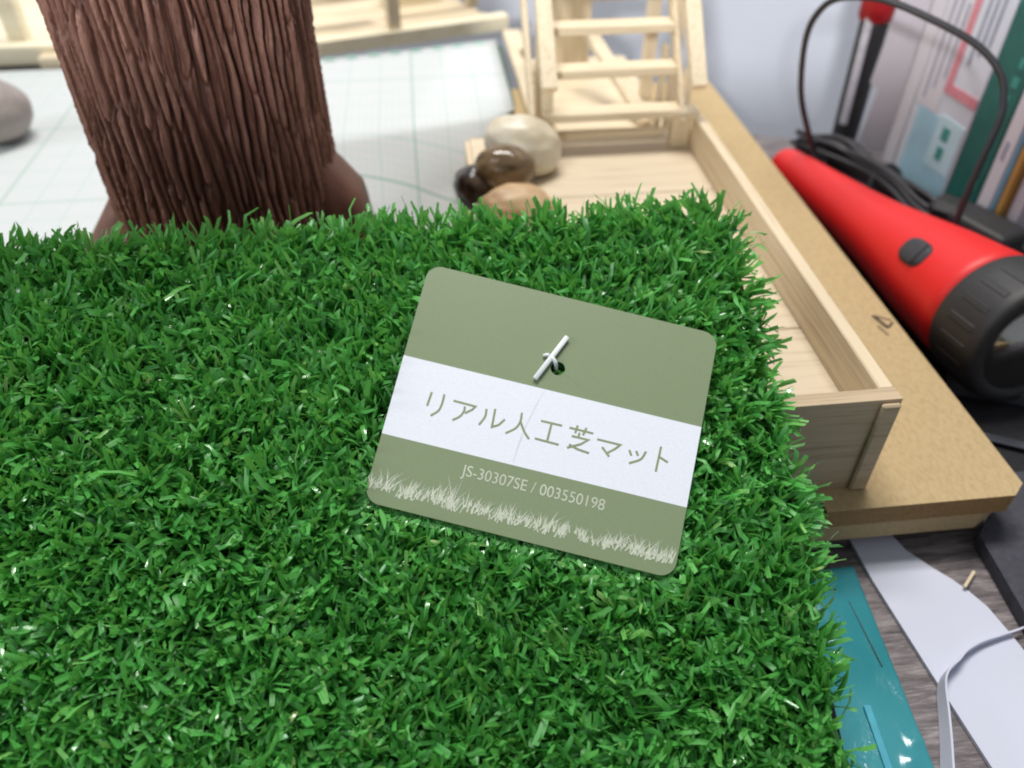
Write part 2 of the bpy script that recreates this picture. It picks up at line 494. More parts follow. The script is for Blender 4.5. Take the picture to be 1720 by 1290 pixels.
def wedge(name, prof, y0, y1, mat, taper=.72):
    P = []
    for i in range(len(prof)):
        a_, b_ = Vector(prof[i]), Vector(prof[(i + 1) % len(prof)]); P += [tuple(a_.lerp(b_, q)) for q in (.04, .3, .65, .96)]
    n = len(P); V = []; m_ = 11
    cx = sum(p[0] for p in P) / n; cz = 20.7
    for k in range(m_):
        t = -1 + 2 * k / (m_ - 1); sc_ = .35 + .65 * (1 - abs(t) ** 4) ** .5
        V += [(cx + (x - cx) * (.55 + .45 * sc_), (y0 + y1) / 2 + t * (y1 - y0) / 2 + .5 * math.sin(z * .5), cz + (z - cz) * sc_) for x, z in P]
    F = [list(range(n)), [(m_ - 1) * n + i for i in range(n)][::-1]]
    for k in range(m_ - 1):
        F += [[k * n + i, (k + 1) * n + i, (k + 1) * n + (i + 1) % n, k * n + (i + 1) % n] for i in range(n)]
    return obj(name, V, F, mat, tree, True)
wedge('root', [(-42, 20.7), (-19.5, 20.7), (-20.3, 34), (-22.3, 50), (-23.6, 58), (-33.5, 71), (-42, 73)], 240, 272, RT)
wedge('root', [(-90, 20.7), (-131, 20.7), (-126, 34), (-117, 46), (-108, 58), (-100, 63), (-90, 63)], 246, 284, RT2)

# ------------------------------------------------------------------ stones
def stone(name, c, r, rot, mat, label, seed, lump=.12, cat='stone'):
    bm = bmesh.new(); bmesh.ops.create_icosphere(bm, subdivisions=5, radius=1)
    M = Matrix.Rotation(R(rot[2]), 3, 'Z') @ Matrix.Rotation(R(rot[1]), 3, 'Y') @ Matrix.Rotation(R(rot[0]), 3, 'X')
    V = []
    for q in bm.verts:
        p = q.co.copy()
        k = 1 + lump * noise.noise(p * 1.1 + Vector((seed, 0, 0))) + lump * .35 * noise.noise(p * 2.7 + Vector((0, seed, 0)))
        p = Vector((p.x * r[0], p.y * r[1], p.z * r[2])) * k
        V.append(tuple(M @ p + Vector(c)))
    bm.verts.index_update()
    F = [[q.index for q in f.verts] for f in bm.faces]; bm.free()
    return tag(obj(name, V, F, mat, None, True), label, cat, None)
def stonemat(name, a, b, c, rough, scale, spec=.5):
    m = Mat(name, rough, spec)
    v = m.coord((1, 1, 2.2), (.5, .3, .2))
    n1 = m.noise(v, scale, 4, .55, .5)
    m.color(m.ramp(n1, [(.3, lin(a)), (.5, lin(b)), (.7, lin(c))]))
    return m.m
stone('stone', (37.5, 299, 49.8), (15.8, 13, 11.5), (8, 22, 8), stonemat('cream_stone', (186, 172, 142), (208, 198, 174), (218, 212, 196), .38, .05), 'large smooth cream stone at the left edge of the tray', 1.3, .12)
stone('stone', (28.5, 284.5, 47.6), (11.8, 8.6, 8.9), (0, 6, 0), stonemat('brown_stone', (78, 60, 40), (112, 92, 66), (140, 118, 88), .12, .08, .7), 'glossy dark brown stone in front of the cream stone', 4.1, .12)
stone('stone', (31, 266, 41.5), (14, 9, 8.0), (0, 10, 12), stonemat('tan_stone', (172, 138, 100), (196, 164, 124), (206, 180, 144), .5, .1), 'rough tan stone half hidden by the back edge of the grass', 8.2, .14)
stone('stone', (17.5, 285, 40.0), (8, 9, 9.5), (0, -20, 10), stonemat('dark_stone', (30, 24, 20), (58, 44, 34), (92, 72, 52), .3, .1), 'small almost black stone beside the edge of the grid paper', 6.6, .16)
stone('stone', (-203, 393, 35.6), (17, 16, 14.6), (0, 0, 0), stonemat('grey_stone', (140, 130, 124), (158, 148, 142), (170, 160, 154), .6, .05), 'rounded grey stone on the grid paper left of the trunk', 9.9, .06)

# ------------------------------------------------------------------ artificial grass mat
TILT = 25.0
W0, W1, LEN = -220.0, 80.5, 300.0
nv = 301
vv = np.linspace(0, LEN, nv)
ang = np.radians(TILT) * np.clip((200 - vv) / 45, 0, 1); ang = np.where(vv < 155, np.radians(TILT), ang)
dvv = vv[1] - vv[0]
YY = 187 - np.concatenate([[0], np.cumsum(np.cos(ang[:-1]) * dvv)])
ZZ = 77.3 - np.concatenate([[0], np.cumsum(np.sin(ang[:-1]) * dvv)])
ZZ = np.maximum(ZZ, 1.0)
def sheet(s, v_):
    y = np.interp(v_, vv, YY); z = np.interp(v_, vv, ZZ); a_ = np.interp(v_, vv, ang)
    # the sheet is not perfectly flat
    h = .9 * np.sin(s / 37 + v_ / 50) + .6 * np.sin(v_ / 23 - s / 61)
    n_ = np.stack([np.zeros_like(a_), -np.sin(a_), np.cos(a_)], -1)
    P = np.stack([s, y, z], -1) + n_ * (h * np.clip(1 - np.abs(v_ - 55) / 400, 0, 1))[..., None] * .6
    t_ = np.stack([np.zeros_like(a_), -np.cos(a_), -np.sin(a_)], -1)
    return P, n_, t_
mat_o = empty('artificial_grass_mat', (-70, 60, 1.5), 'green artificial grass mat tilted over the front of the tray', 'grass mat')
ns_ = 61
sg, vg = np.meshgrid(np.linspace(W0, W1, ns_), np.linspace(0, LEN, 121))
sg = np.where(sg > 0, sg * (1 - .042 * np.clip(vg, 0, 150) / 150), sg)
P, Nn, _ = sheet(sg.ravel(), vg.ravel())
Vt = P; Vb = P - Nn * .9
nn_ = len(Vt)
F = []
for j in range(120):
    for i in range(ns_ - 1):
        a0 = j * ns_ + i
        F.append([a0, a0 + ns_, a0 + ns_ + 1, a0 + 1]); F.append([nn_ + a0, nn_ + a0 + 1, nn_ + a0 + ns_ + 1, nn_ + a0 + ns_])
edge = [i for i in range(ns_)] + [j * ns_ + ns_ - 1 for j in range(1, 121)] + [120 * ns_ + i for i in range(ns_ - 2, -1, -1)] + [j * ns_ for j in range(119, 0, -1)]
for q in range(len(edge)):
    a0, b0 = edge[q], edge[(q + 1) % len(edge)]
    F.append([a0, b0, nn_ + b0, nn_ + a0])
BACK = plain('black_latex_backing', (26, 26, 27), .35, .6, .5, .7, .8)
obj('backing', np.concatenate([Vt, Vb]), F, BACK, mat_o)

# swing tag frame (a card lying on the pile)
TL, TR, BR, BL = [np.array(q) for q in ((-1.76, 169.11, 80.96), (66.22, 146.47, 70.63), (46.31, 98.56, 42.17), (-20.25, 119.92, 51.82))]
TN = np.cross(TR - BL, TL - BR); TN /= np.linalg.norm(TN)
if TN[2] < 0: TN = -TN
def card(u, v_, h=0.):
    """card millimetres (72 x 60) -> world"""
    u = np.asarray(u, float) / 72; v_ = np.asarray(v_, float) / 60
    u = u[..., None]; v_ = v_[..., None]
    return (BL * (1 - u) + BR * u) * (1 - v_) + (TL * (1 - u) + TR * u) * v_ + TN * h

# blades ----------------------------------------------------------------
def blades():
    pitch_ = 3.0
    us = np.arange(W0 + 1.2, W1 - .8, pitch_); vs_ = np.arange(1.3, LEN - 1, pitch_)
    uu, ww = np.meshgrid(us, vs_)
    uu = uu + rng.uniform(-1.0, 1.0, uu.shape); ww = ww + rng.uniform(-1.0, 1.0, ww.shape)
    uu, ww = uu.ravel(), ww.ravel()
    cnt = np.where(ww < 172, 13 - (rng.random(len(uu)) < .3) * 4 - (rng.random(len(uu)) < .12) * 8, 4); cnt = np.where(uu < -150, np.minimum(cnt, 7), cnt)
    k = np.repeat(np.arange(len(uu)), cnt)
    N = len(k)
    phit = .9 + 1.3 * np.sin(uu / 31 + 1.7 * np.sin(ww / 40)) + 1.1 * np.sin(ww / 26 + uu / 60 + 2) + rng.normal(0, .8, len(uu))           # each tuft has a lean of its own
    leant = rng.uniform(2, 30, len(uu)); tint_t = rng.uniform(0, 1, len(uu))
    s = uu[k] + rng.normal(0, .5, N); v_ = ww[k] + rng.normal(0, .5, N)
    s = np.where(s > 0, s * (1 - .042 * np.clip(v_, 0, 150) / 150), s); s = np.clip(s, W0 + .3, W1 - .2); v_ = np.clip(v_, .25, LEN - .3)
    B, Nn, Tt = sheet(s, v_)
    e1 = np.tile(np.array([1., 0, 0]), (N, 1)); e2 = -Tt    # e2: towards the back edge
    ph = rng.uniform(0, 2 * np.pi, N); lean = np.abs(rng.normal(17, 15, N))
    lx = lean * np.cos(ph) + leant[k] * np.cos(phit[k]); ly = lean * np.sin(ph) + leant[k] * np.sin(phit[k])
    we = W1 * (1 - .042 * np.clip(v_, 0, 150) / 150)
    lx += np.clip((s - (we - 5)) / 5, 0, 1) * rng.uniform(-14, 22, N)     # outermost rows splay outwards
    ly += np.clip((5 - v_) / 5, 0, 1) * rng.uniform(-6, 22, N)
    lx -= np.clip(((W0 + 4) - s) / 4, 0, 1) * rng.uniform(0, 30, N)
    lean = np.hypot(lx, ly); ph = np.arctan2(ly, lx)
    L = np.clip(rng.normal(9.6, 1.3, N), 5.5, 12.5)
    L *= np.where(rng.random(N) < .02, 1.3, 1)
    wid = np.clip(rng.normal(.98, .22, N), .5, 1.6)
    curl = rng.normal(42, 32, N); curl = np.where(rng.random(N) < .3, curl + 55, curl)
    edgeb = (v_ < 4) | (s > we - 4)
    curl = np.where(edgeb, curl * .45, curl)
    nseg = 4
    th0 = np.radians(np.clip(lean, 0, 72)); pos = B - Nn * .15
    tw = rng.uniform(0, 2 * np.pi, N); dtw = rng.normal(0, .28, N)
    rows = []
    for j in range(nseg + 1):
        t = j / nseg
        th = th0 + np.radians(curl) * t ** 1.8 + rng.normal(0, .17, N) * (j > 0)
        th = np.clip(th, -.4, 1.95)
        ph2 = ph + rng.normal(0, .22, N) * (j > 0)
        d = Nn * np.cos(th)[:, None] + (e1 * np.cos(ph2)[:, None] + e2 * np.sin(ph2)[:, None]) * np.sin(th)[:, None]
        if j > 0: pos = pos + d * (L / nseg)[:, None]
        tw = tw + dtw
        a1 = np.cross(d, e1); a1 /= np.linalg.norm(a1, axis=1)[:, None] + 1e-9
        a2 = np.cross(d, a1)
        wv_ = a1 * np.cos(tw)[:, None] + a2 * np.sin(tw)[:, None]
        fv = np.cross(d, wv_)
        hw = wid / 2 * ((.8, .95, 1.05, 1.1, .95)[j])
        fold = .22 + .15 * np.sin(tw * 3)
        jag = rng.normal(0, .4, (N, 1)) * d * (j == nseg)
        rows.append(np.stack([pos - wv_ * hw[:, None] + jag, pos + fv * (hw * fold)[:, None], pos + wv_ * hw[:, None] - jag], 1))
    A = np.stack(rows, 1)            # N, nseg+1, 3, 3
    V = A.reshape(-1, 3)
    # pile pressed down by the card
    bl = V - BL; ux = (BR - BL); uy = (TL - BL)
    G = np.array([[ux @ ux, ux @ uy], [ux @ uy, uy @ uy]]); rhs = np.stack([bl @ ux, bl @ uy], 1)
    uvc = rhs @ np.linalg.inv(G)
    hh = bl @ TN
    ins = (uvc[:, 0] > -.022) & (uvc[:, 0] < 1.03) & (uvc[:, 1] > -.04) & (uvc[:, 1] < 1.015) & (hh > -.9)
    V = V - TN[None] * np.where(ins, hh + .9, 0)[:, None]
    # never below the table
    V[:, 2] = np.maximum(V[:, 2], .4)
    per = (nseg + 1) * 3
    q = []
    for j in range(nseg):
        for c_ in (0, 1):
            a0 = j * 3 + c_; q.append([a0, a0 + 1, a0 + 4, a0 + 3])
    q = np.array(q)
    Fq = (np.arange(N)[:, None, None] * per + q[None]).reshape(-1, 4)
    tint = np.clip(.55 * rng.random(N) + .45 * tint_t[k], 0, 1)
    gl = rng.random(N)
    acr = np.tile(np.array([0., .5, 1.]), N * (nseg + 1)) * 3.2 + np.repeat(rng.uniform(0, 400, N), per)
    return V, Fq, np.repeat(tint, per), np.repeat(gl, per), acr
V, Fq, tint, gl, acr = blades()
org = np.array(ORG[mat_o.name])
me = bpy.data.meshes.new('grass_pile')
me.vertices.add(len(V)); me.vertices.foreach_set('co', ((V - org) * S).astype(np.float32).ravel())
me.loops.add(Fq.size); me.loops.foreach_set('vertex_index', Fq.astype(np.int32).ravel())
me.polygons.add(len(Fq)); me.polygons.foreach_set('loop_start', np.arange(0, Fq.size, 4, dtype=np.int32)); me.polygons.foreach_set('loop_total', np.full(len(Fq), 4, dtype=np.int32))
me.polygons.foreach_set('use_smooth', np.ones(len(Fq), dtype=bool))
me.update(calc_edges=True); me.validate()
me.attributes.new('tint', 'FLOAT', 'POINT').data.foreach_set('value', tint.astype(np.float32))
me.attributes.new('gloss', 'FLOAT', 'POINT').data.foreach_set('value', gl.astype(np.float32))
me.attributes.new('across', 'FLOAT', 'POINT').data.foreach_set('value', acr.astype(np.float32))
m = Mat('plastic_grass_blade', .34, .75)
at = m.n('ShaderNodeAttribute', attribute_name='tint'); ag = m.n('ShaderNodeAttribute', attribute_name='gloss')
col = m.ramp(at.outputs['Fac'], [(0, lin((74, 154, 74))), (.45, lin((96, 190, 90))), (.8, lin((120, 207, 104))), (.93, lin((150, 214, 116))), (1, lin((176, 206, 128)))])
ac = m.n('ShaderNodeAttribute', attribute_name='across'); fn = m.n('ShaderNodeTexNoise', noise_dimensions='1D'); fn.inputs['Scale'].default_value = 1.6; fn.inputs['Detail'].default_value = 3
m.l(ac.outputs['Fac'], fn.inputs['W'])
col = m.mix(1.0, col, m.ramp(fn.outputs['Fac'], [(.3, (.62, .62, .62, 1)), (.68, (1.12, 1.12, 1.12, 1))]), 'MULTIPLY')
m.color(col)
m.bump(fn.outputs['Fac'], .35, .0002)
m.rough(m.ramp(ag.outputs['Fac'], [(0, (.5, .5, .5, 1)), (.6, (.36, .36, .36, 1)), (.82, (.22, .22, .22, 1)), (1, (.08, .08, .08, 1))]))
m.l(m.ramp(ag.outputs['Fac'], [(.45, (0, 0, 0, 1)), (.8, (1, 1, 1, 1))]), m.b.inputs['Coat Weight']); m.b.inputs['Coat Roughness'].default_value = .05
tr = m.n('ShaderNodeBsdfTranslucent'); mx = m.n('ShaderNodeMixShader'); mx.inputs[0].default_value = .3
m.l(m.mix(.5, col, lin((150, 210, 90))), tr.inputs[0])
outn = m.t.nodes['Material Output']
m.l(m.b.outputs[0], mx.inputs[1]); m.l(tr.outputs[0], mx.inputs[2]); m.l(mx.outputs[0], outn.inputs['Surface'])
me.materials.append(m.m)
gpile = bpy.data.objects.new('grass_pile', me); C.objects.link(gpile); gpile.parent = mat_o
tag(gpile, kind='stuff')

# ------------------------------------------------------------------ the swing tag
def tagmat(name, rgb, card_line=True):
    m = Mat(name, .45, .4)
    v = m.coord((1, 1, 1)); fine = m.noise(v, 2.6, 3, .7); big = m.noise(v, .05, 3)
    c = lin(rgb)
    col = m.ramp(fine, [(.3, tuple(q * .93 for q in c[:3]) + (1,)), (.7, tuple(min(1, q * 1.05) for q in c[:3]) + (1,))])
    col = m.mix(m.math('MULTIPLY', big, .10), col, tuple(q * .8 for q in c[:3]) + (1,))
    m.color(col); m.bump(fine, .06, .0001)
    return m.m
OLIVE = tagmat('olive_card_print', (131, 146, 112)); WHITE = tagmat('white_card_print', (232, 236, 246)); CARDW = plain('card_edge', (205, 208, 190), .7)
tg = empty('swing_tag', (22.6, 133.5, 61.0), 'olive and white cardboard swing tag with Japanese lettering lying on the grass', 'tag')
def arc(cx, cy, r, a0, a1, n=8): return [(cx + r * math.cos(R(a0 + (a1 - a0) * i / n)), cy + r * math.sin(R(a0 + (a1 - a0) * i / n))) for i in range(n + 1)]
RC = 3.6
WB0, WB1, WT0, WT1 = 15.9, 16.3, 35.45, 35.85       # white band lower/upper edge at left and right
def subdiv(poly, step=3.0):
    out = []
    for i in range(len(poly)):
        a, b = Vector(poly[i]), Vector(poly[(i + 1) % len(poly)])
        n = max(1, int((b - a).length / step))
        out += [tuple(a.lerp(b, k / n)) for k in range(n)]
    return out
hole = arc(36.4, 41.5, 1.75, 0, -345, 23)
def flat(loops, h):
    """triangulated flat patch on the card"""
    pts = [p for l in loops for p in l]
    tris = tessellate_polygon([[Vector((p[0], p[1], 0)) for p in l] for l in loops])
    P = card(np.array([p[0] for p in pts]), np.array([p[1] for p in pts]), h)
    T = []
    for t in tris:
        a, b, c = [pts[i] for i in t]
        ar = (b[0] - a[0]) * (c[1] - a[1]) - (c[0] - a[0]) * (b[1] - a[1])
        T.append(list(t) if ar > 0 else list(t)[::-1])
    return P, T
low = [(0, WB0)] + arc(RC, RC, RC, 180, 270) + arc(72 - RC, RC, RC, 270, 360) + [(72, WB1)]
mid = [(0, WB0), (72, WB1), (72, WT1), (0, WT0)]
hi = [(0, WT0), (72, WT1)] + arc(72 - RC, 60 - RC, RC, 0, 90) + arc(RC, 60 - RC, RC, 90, 180)
outer = arc(RC, RC, RC, 180, 270) + arc(72 - RC, RC, RC, 270, 360) + arc(72 - RC, 60 - RC, RC, 0, 90) + arc(RC, 60 - RC, RC, 90, 180)
# card body: back face and edges a hair below the printed faces
ol = subdiv(outer); hl = hole
P0 = card(np.array([p[0] for p in ol]), np.array([p[1] for p in ol]), -.45); P1 = card(np.array([p[0] for p in ol]), np.array([p[1] for p in ol]), -.005)
H0 = card(np.array([p[0] for p in hl]), np.array([p[1] for p in hl]), -.45); H1 = card(np.array([p[0] for p in hl]), np.array([p[1] for p in hl]), -.005)
no, nh = len(ol), len(hl)
Vc = np.concatenate([P0, P1, H0, H1]); Fc = []
for i in range(no): Fc.append([i, (i + 1) % no, no + (i + 1) % no, no + i])
b0 = 2 * no
for i in range(nh): Fc.append([b0 + i, b0 + (i + 1) % nh, b0 + nh + (i + 1) % nh, b0 + nh + i])
PB, TB = flat([ol, hl], -.45)
off = len(Vc); Vc = np.concatenate([Vc, PB]); Fc += [[off + i for i in t][::-1] for t in TB]
obj('card', Vc, Fc, CARDW, tg)
obj('olive_panel', *flat([subdiv(hi), hole], 0), OLIVE, tg)
obj('white_band', *flat([subdiv(mid)], 0), WHITE, tg)
obj('olive_panel', *flat([subdiv(low)], 0), OLIVE, tg)

INK = plain('olive_ink', (140, 148, 112), .5)
STROKES = [[(8.81, 28.11), (8.69, 26.48), (8.6, 24.9)], [(11.83, 28.32), (11.85, 26.29), (11.48, 24.34), (10.08, 22.79)],
 [(14.44, 27.52), (16.97, 27.47), (19.63, 27.42), (19.1, 26.5), (17.72, 25.33)], [(17.22, 26.67), (17.3, 25.66), (16.67, 24.21), (15.3, 23.0)],
 [(22.32, 27.37), (22.39, 25.54), (21.53, 23.48)], [(24.29, 27.88), (24.42, 25.63), (24.53, 23.6), (25.95, 24.44), (26.96, 25.98)],
 [(30.57, 28.5), (30.67, 26.5), (29.97, 24.69), (28.08, 23.02)], [(30.7, 26.51), (32.11, 24.39), (33.46, 23.03)],
 [(35.45, 27.9), (40.21, 27.96)], [(37.86, 27.92), (37.77, 23.5)], [(35.02, 23.43), (40.41, 23.33)],
 [(42.28, 27.94), (47.65, 27.95)], [(43.88, 28.78), (43.7, 27.11)], [(45.96, 28.72), (45.57, 27.07)], [(44.64, 27.18), (44.62, 26.49)],
 [(43.21, 26.13), (46.99, 26.16), (45.45, 24.71), (42.7, 23.2)], [(43.02, 23.96), (45.12, 23.39), (47.63, 23.15)],
 [(49.12, 26.84), (54.45, 26.85), (53.47, 25.62), (51.91, 24.25)], [(50.56, 25.21), (52.37, 23.57)],
 [(56.78, 26.05), (57.37, 25.1)], [(58.37, 26.25), (58.85, 25.48)], [(60.5, 26.67), (59.66, 24.68), (57.35, 23.16)],
 [(63.71, 28.69), (63.59, 22.84)], [(63.66, 26.34), (65.75, 25.57)]]
GLYPH = [2, 2, 2, 2, 3, 6, 2, 3, 2]
SHARP = {2, 5, 15, 17}
def stroke(pts, wd, h, sharp=False):
    if len(pts) > 2 and not sharp:
        P = [tuple(p)[:2] for p in catmull([(a, b, 0) for a, b in pts], 6)]
    else: P = pts
    P = [Vector(p) for p in P]
    L_, R_ = [], []
    for i, p in enumerate(P):
        d0_ = (P[i] - P[i - 1]).normalized() if i else (P[1] - P[0]).normalized()
        d1_ = (P[i + 1] - P[i]).normalized() if i < len(P) - 1 else d0_
        d = (d0_ + d1_)
        d = d.normalized() if d.length > 1e-6 else d0_
        nrm = Vector((-d.y, d.x)); k = 1 / max(.45, nrm.dot(Vector((-d0_.y, d0_.x))))
        if i == 0: p = p - d * wd * .3
        if i == len(P) - 1: p = p + d * wd * .3
        L_.append(p + nrm * wd / 2 * k); R_.append(p - nrm * wd / 2 * k)
    pts2 = L_ + R_
    V = card(np.array([q.x for q in pts2]), np.array([q.y for q in pts2]), h)
    n = len(P)
    return V.tolist(), [[i, n + i, n + i + 1, i + 1] for i in range(n - 1)]
si = 0
for g in GLYPH:
    parts = []
    for q in range(g):
        parts.append(stroke(STROKES[si], .50, .035 + .006 * q, si in SHARP)); si += 1
    obj('printed_character', *join(*parts), INK, tg)

WINK = plain('white_ink', (194, 201, 182), .5)
def text_on_card(txt, u0, u1, v0, hgt, name):
    cu = bpy.data.curves.new(name, 'FONT'); cu.body = txt; cu.size = 1
    to = bpy.data.objects.new(name, cu); C.objects.link(to)
    dg = bpy.context.evaluated_depsgraph_get()
    me2 = bpy.data.meshes.new_from_object(to.evaluated_get(dg))
    bpy.data.objects.remove(to); bpy.data.curves.remove(cu)
    co = np.array([v_.co[:] for v_ in me2.vertices]); F = [list(p.vertices) for p in me2.polygons]
    x0, x1 = co[:, 0].min(), co[:, 0].max()
    U = u0 + (co[:, 0] - x0) / (x1 - x0) * (u1 - u0)
    y1 = co[:, 1].max(); y0 = 0
    Vv = v0 + (co[:, 1] - y0) / (y1 - y0) * hgt
    bpy.data.meshes.remove(me2)
    V = card(U, Vv, .04)
    f0 = F[0]; a, b, c = V[f0[0]], V[f0[1]], V[f0[2]]
    return obj(name, V, F, WINK, tg)
text_on_card("JS-30307SE / 003550198", 20.2, 53.8, 10.95, 2.55, 'printed_code')
# printed band of white grass
parts = []
HGT = [(0, 6.3), (5, 8.6), (9, 6.6), (15, 7.2), (20, 9.4), (23, 7.0), (28, 6.2), (33, 7.0), (38, 5.6), (41, 8.0), (46, 6.2), (52, 5.4), (58, 7.2), (62, 6.4), (66, 8.2), (69, 6.0), (72, 7.0)]
hx = [q[0] for q in HGT]; hz = [q[1] for q in HGT]
for i in range(430):
    u = random.uniform(.6, 71.3); top_ = np.interp(u, hx, hz) + .7
    r_ = random.random()
    b_ = 3.0 + random.uniform(-.3, 1.4) + .35 * math.sin(u * .55)
    t_ = b_ + (top_ - b_) * (.42 + .72 * r_ ** 1.7)
    ln = random.gauss(.55, 1.0) * (t_ - b_) * .42
    u2 = min(71.6, max(.4, u + ln)); wd = random.uniform(.09, .22)
    h_ = .03 + .0001 * i
    um = u + ln * .4; vm = b_ + (t_ - b_) * .5
    P = card(np.array([u - wd, u + wd, um + wd * .8, u2, um - wd * .6]), np.array([b_, b_ - .1, vm, t_, vm]), h_)
    parts.append((P.tolist(), [[0, 1, 2, 3, 4]]))
obj('printed_grass', *join(*parts), plain('pale_grass_ink', (196, 203, 184), .5, .3, .16, 1.6), tg)
# thin lines drawn on the card, slightly darker over the white band
CR = plain('thin_line', (132, 147, 112), .6)
CRW = plain('thin_line_on_white', (214, 218, 227), .6)
obj('card_line', *stroke([(36.0, 39.6), (35.2, 37.6), (34.5, 35.9)], .28, .02), CR, tg)
obj('card_line', *stroke([(34.5, 35.3), (33.2, 30.5), (31.9, 24), (31.2, 17)], .26, .02), CRW, tg)
obj('card_line', *stroke([(38.6, 40.4), (43, 38.3), (47.3, 36.0)], .18, .02), CR, tg)

# plastic pin holding the tag
pn = empty('tag_pin', (34.3, 134, 62), 'translucent white plastic pin lying across the hole of the tag', 'plastic pin')
m = Mat('white_plastic', .35, .5); m.color(lin((226, 232, 234))); m.b.inputs['Subsurface Weight'].default_value = .25; m.b.inputs['Subsurface Radius'].default_value = (.001, .001, .001)
PL = m.m
bp = card(np.array([36.9, 34.4, 31.7]), np.array([49.7, 43.5, 37.3]), .75)
obj('bar', *beam(bp[0], bp[2], 1.25, .55, TN, .22), PL, pn, True)
fp = np.concatenate([card(np.array([34.4, 35.2]), np.array([43.5, 42.9]), .8), card(np.array([35.7]), np.array([42.3]), .3), card(np.array([36.0, 36.1]), np.array([41.9, 41.8]), -1.6)])
fp[4] -= TN * 2.4
obj('filament', *tube(catmull([tuple(q) for q in fp], 5), .5, 8), PL, pn, True)
npnt = card(np.array([34.2, 33.2, 32.3]), np.array([43.7, 44.0, 43.6]), .55)
obj('gate_nub', *tube([tuple(q) for q in npnt], [.45, .5, .35], 8), PL, pn, True)

# ------------------------------------------------------------------ flashlight
fl = empty('flashlight', (178, 260, 0), 'red plastic flashlight with a black ribbed head lying beside the board', 'flashlight')
ft = Vector((174.0, 353, 8.5)); fh = Vector((188.5, 204, 24.2)); fd = (fh - ft).normalized(); FL = (fh - ft).length
m = Mat('red_plastic', .48, .5); m.color(lin((222, 30, 30))); RED = m.m
BLK = plain('black_plastic', (44, 43, 44), .55, .5, .15, .3)
DGR = plain('dark_grey_rubber', (58, 58, 62), .6, .4)
obj('body', *lathe([(0, 6.4), (1.0, 7.6), (4, 8.3), (18, 9.4), (40, 10.6), (65, 12.2), (85, 14.0), (105, 16.8), (122, 19.2), (FL - 6, 21.5), (FL, 22.0)], ft, fd, 64), RED, fl, True)
sl_ = []
for j in range(30):
    t = 6 + (FL - 14) * j / 29
    r_ = np.interp(t, [0, 4, 18, 40, 65, 85, 105, 122, FL], [6.4, 8.3, 9.4, 10.6, 12.2, 14.0, 16.8, 19.2, 22.0])
    s_ = fd.cross(Vector((0, 0, 1))).normalized(); u_ = s_.cross(fd)
    sl_.append(ft + fd * t + (u_ * .985 - s_ * .17) * (r_ - .12))
obj('mould_seam', *tube(sl_, .28, 6), RED, fl, True)
hd = [(FL - .5, 22.2), (FL + .4, 22.7), (FL + 6, 22.9), (FL + 17, 22.9), (FL + 20, 22.4), (FL + 21.2, 21.3), (FL + 21.2, 17.6), (FL + 18, 16.8)]
hobj = obj('head', *lathe(hd, ft, fd, 72, False), BLK, fl, True)
s_ = fd.cross(Vector((0, 0, 1))).normalized(); u_ = s_.cross(fd)
for k in range(20):
    a = 2 * math.pi * k / 20
    rd = s_ * math.cos(a) + u_ * math.sin(a)
    p = ft + fd * (FL + 5) + rd * 22.5; q = ft + fd * (FL + 17) + rd * 22.5
    obj('rib', *beam(p, q, 2.6, 1.2, rd, .7), BLK, fl)
m = Mat('chrome_reflector', .18, .5, Metallic=1.0); m.color(lin((200, 200, 196))); CHR = m.m
rfl = obj('reflector', *lathe([(FL + 18.4, 16.8), (FL + 12, 13), (FL + 6, 8), (FL + 2, 3)], ft, fd, 48, True), CHR, fl, True)
obj('bulb', *lathe([(FL + 2.5, 2.2), (FL + 9, 2.4), (FL + 11, 1.6), (FL + 12, .4)], ft, fd, 16), plain('bulb_glass', (214, 206, 170), .1), rfl, True)
m = Mat('clear_lens', .05, .5); m.b.inputs['Transmission Weight'].default_value = 1.0; m.b.inputs['Base Color'].default_value = (1, 1, 1, 1)
obj('lens', *lathe([(FL + 18.8, 17.3), (FL + 19.8, 17.3)], ft, fd, 48, True), m.m, fl)
# switch on the upper left of the body
ts = .82 * FL
rd = (u_ * .66 + s_ * .75).normalized()
pc = ft + fd * ts + rd * 17.7
sd = fd.cross(rd).normalized()
ftan = (fd * 1.0 + rd * .10).normalized(); rn = sd.cross(ftan)
if rn.dot(rd) < 0: rn = -rn
def dome(c, hw, hl, ht, n=28):
    V, F = [], []
    prof = [(1.0, -.9), (1.0, .1), (.97, .45), (.9, .72), (.75, .9), (.4, 1.0)]
    for r_, z_ in prof:
        for k in range(n):
            a = 2 * math.pi * k / n
            cx = math.copysign(abs(math.cos(a)) ** .75, math.cos(a)); cy = math.copysign(abs(math.sin(a)) ** .75, math.sin(a))
            V.append(tuple(c + sd * (cx * hw * r_) + ftan * (cy * hl * r_) + rn * (ht * z_)))
    for i in range(len(prof) - 1):
        for k in range(n): F.append([i * n + k, i * n + (k + 1) % n, (i + 1) * n + (k + 1) % n, (i + 1) * n + k])
    F.append([(len(prof) - 1) * n + k for k in range(n)])
    if sd.cross(ftan).dot(rn) < 0: F = [f[::-1] for f in F]
    return V, F
swt = obj('switch', *dome(pc, 5.2, 7.6, 2.9), DGR, fl, True)
obj('switch_ridge', *obox(pc + ftan * 3.4 + rn * 2.6, (4.2, .8, .8), (sd, ftan, rn), .5, 2), DGR, swt, True)

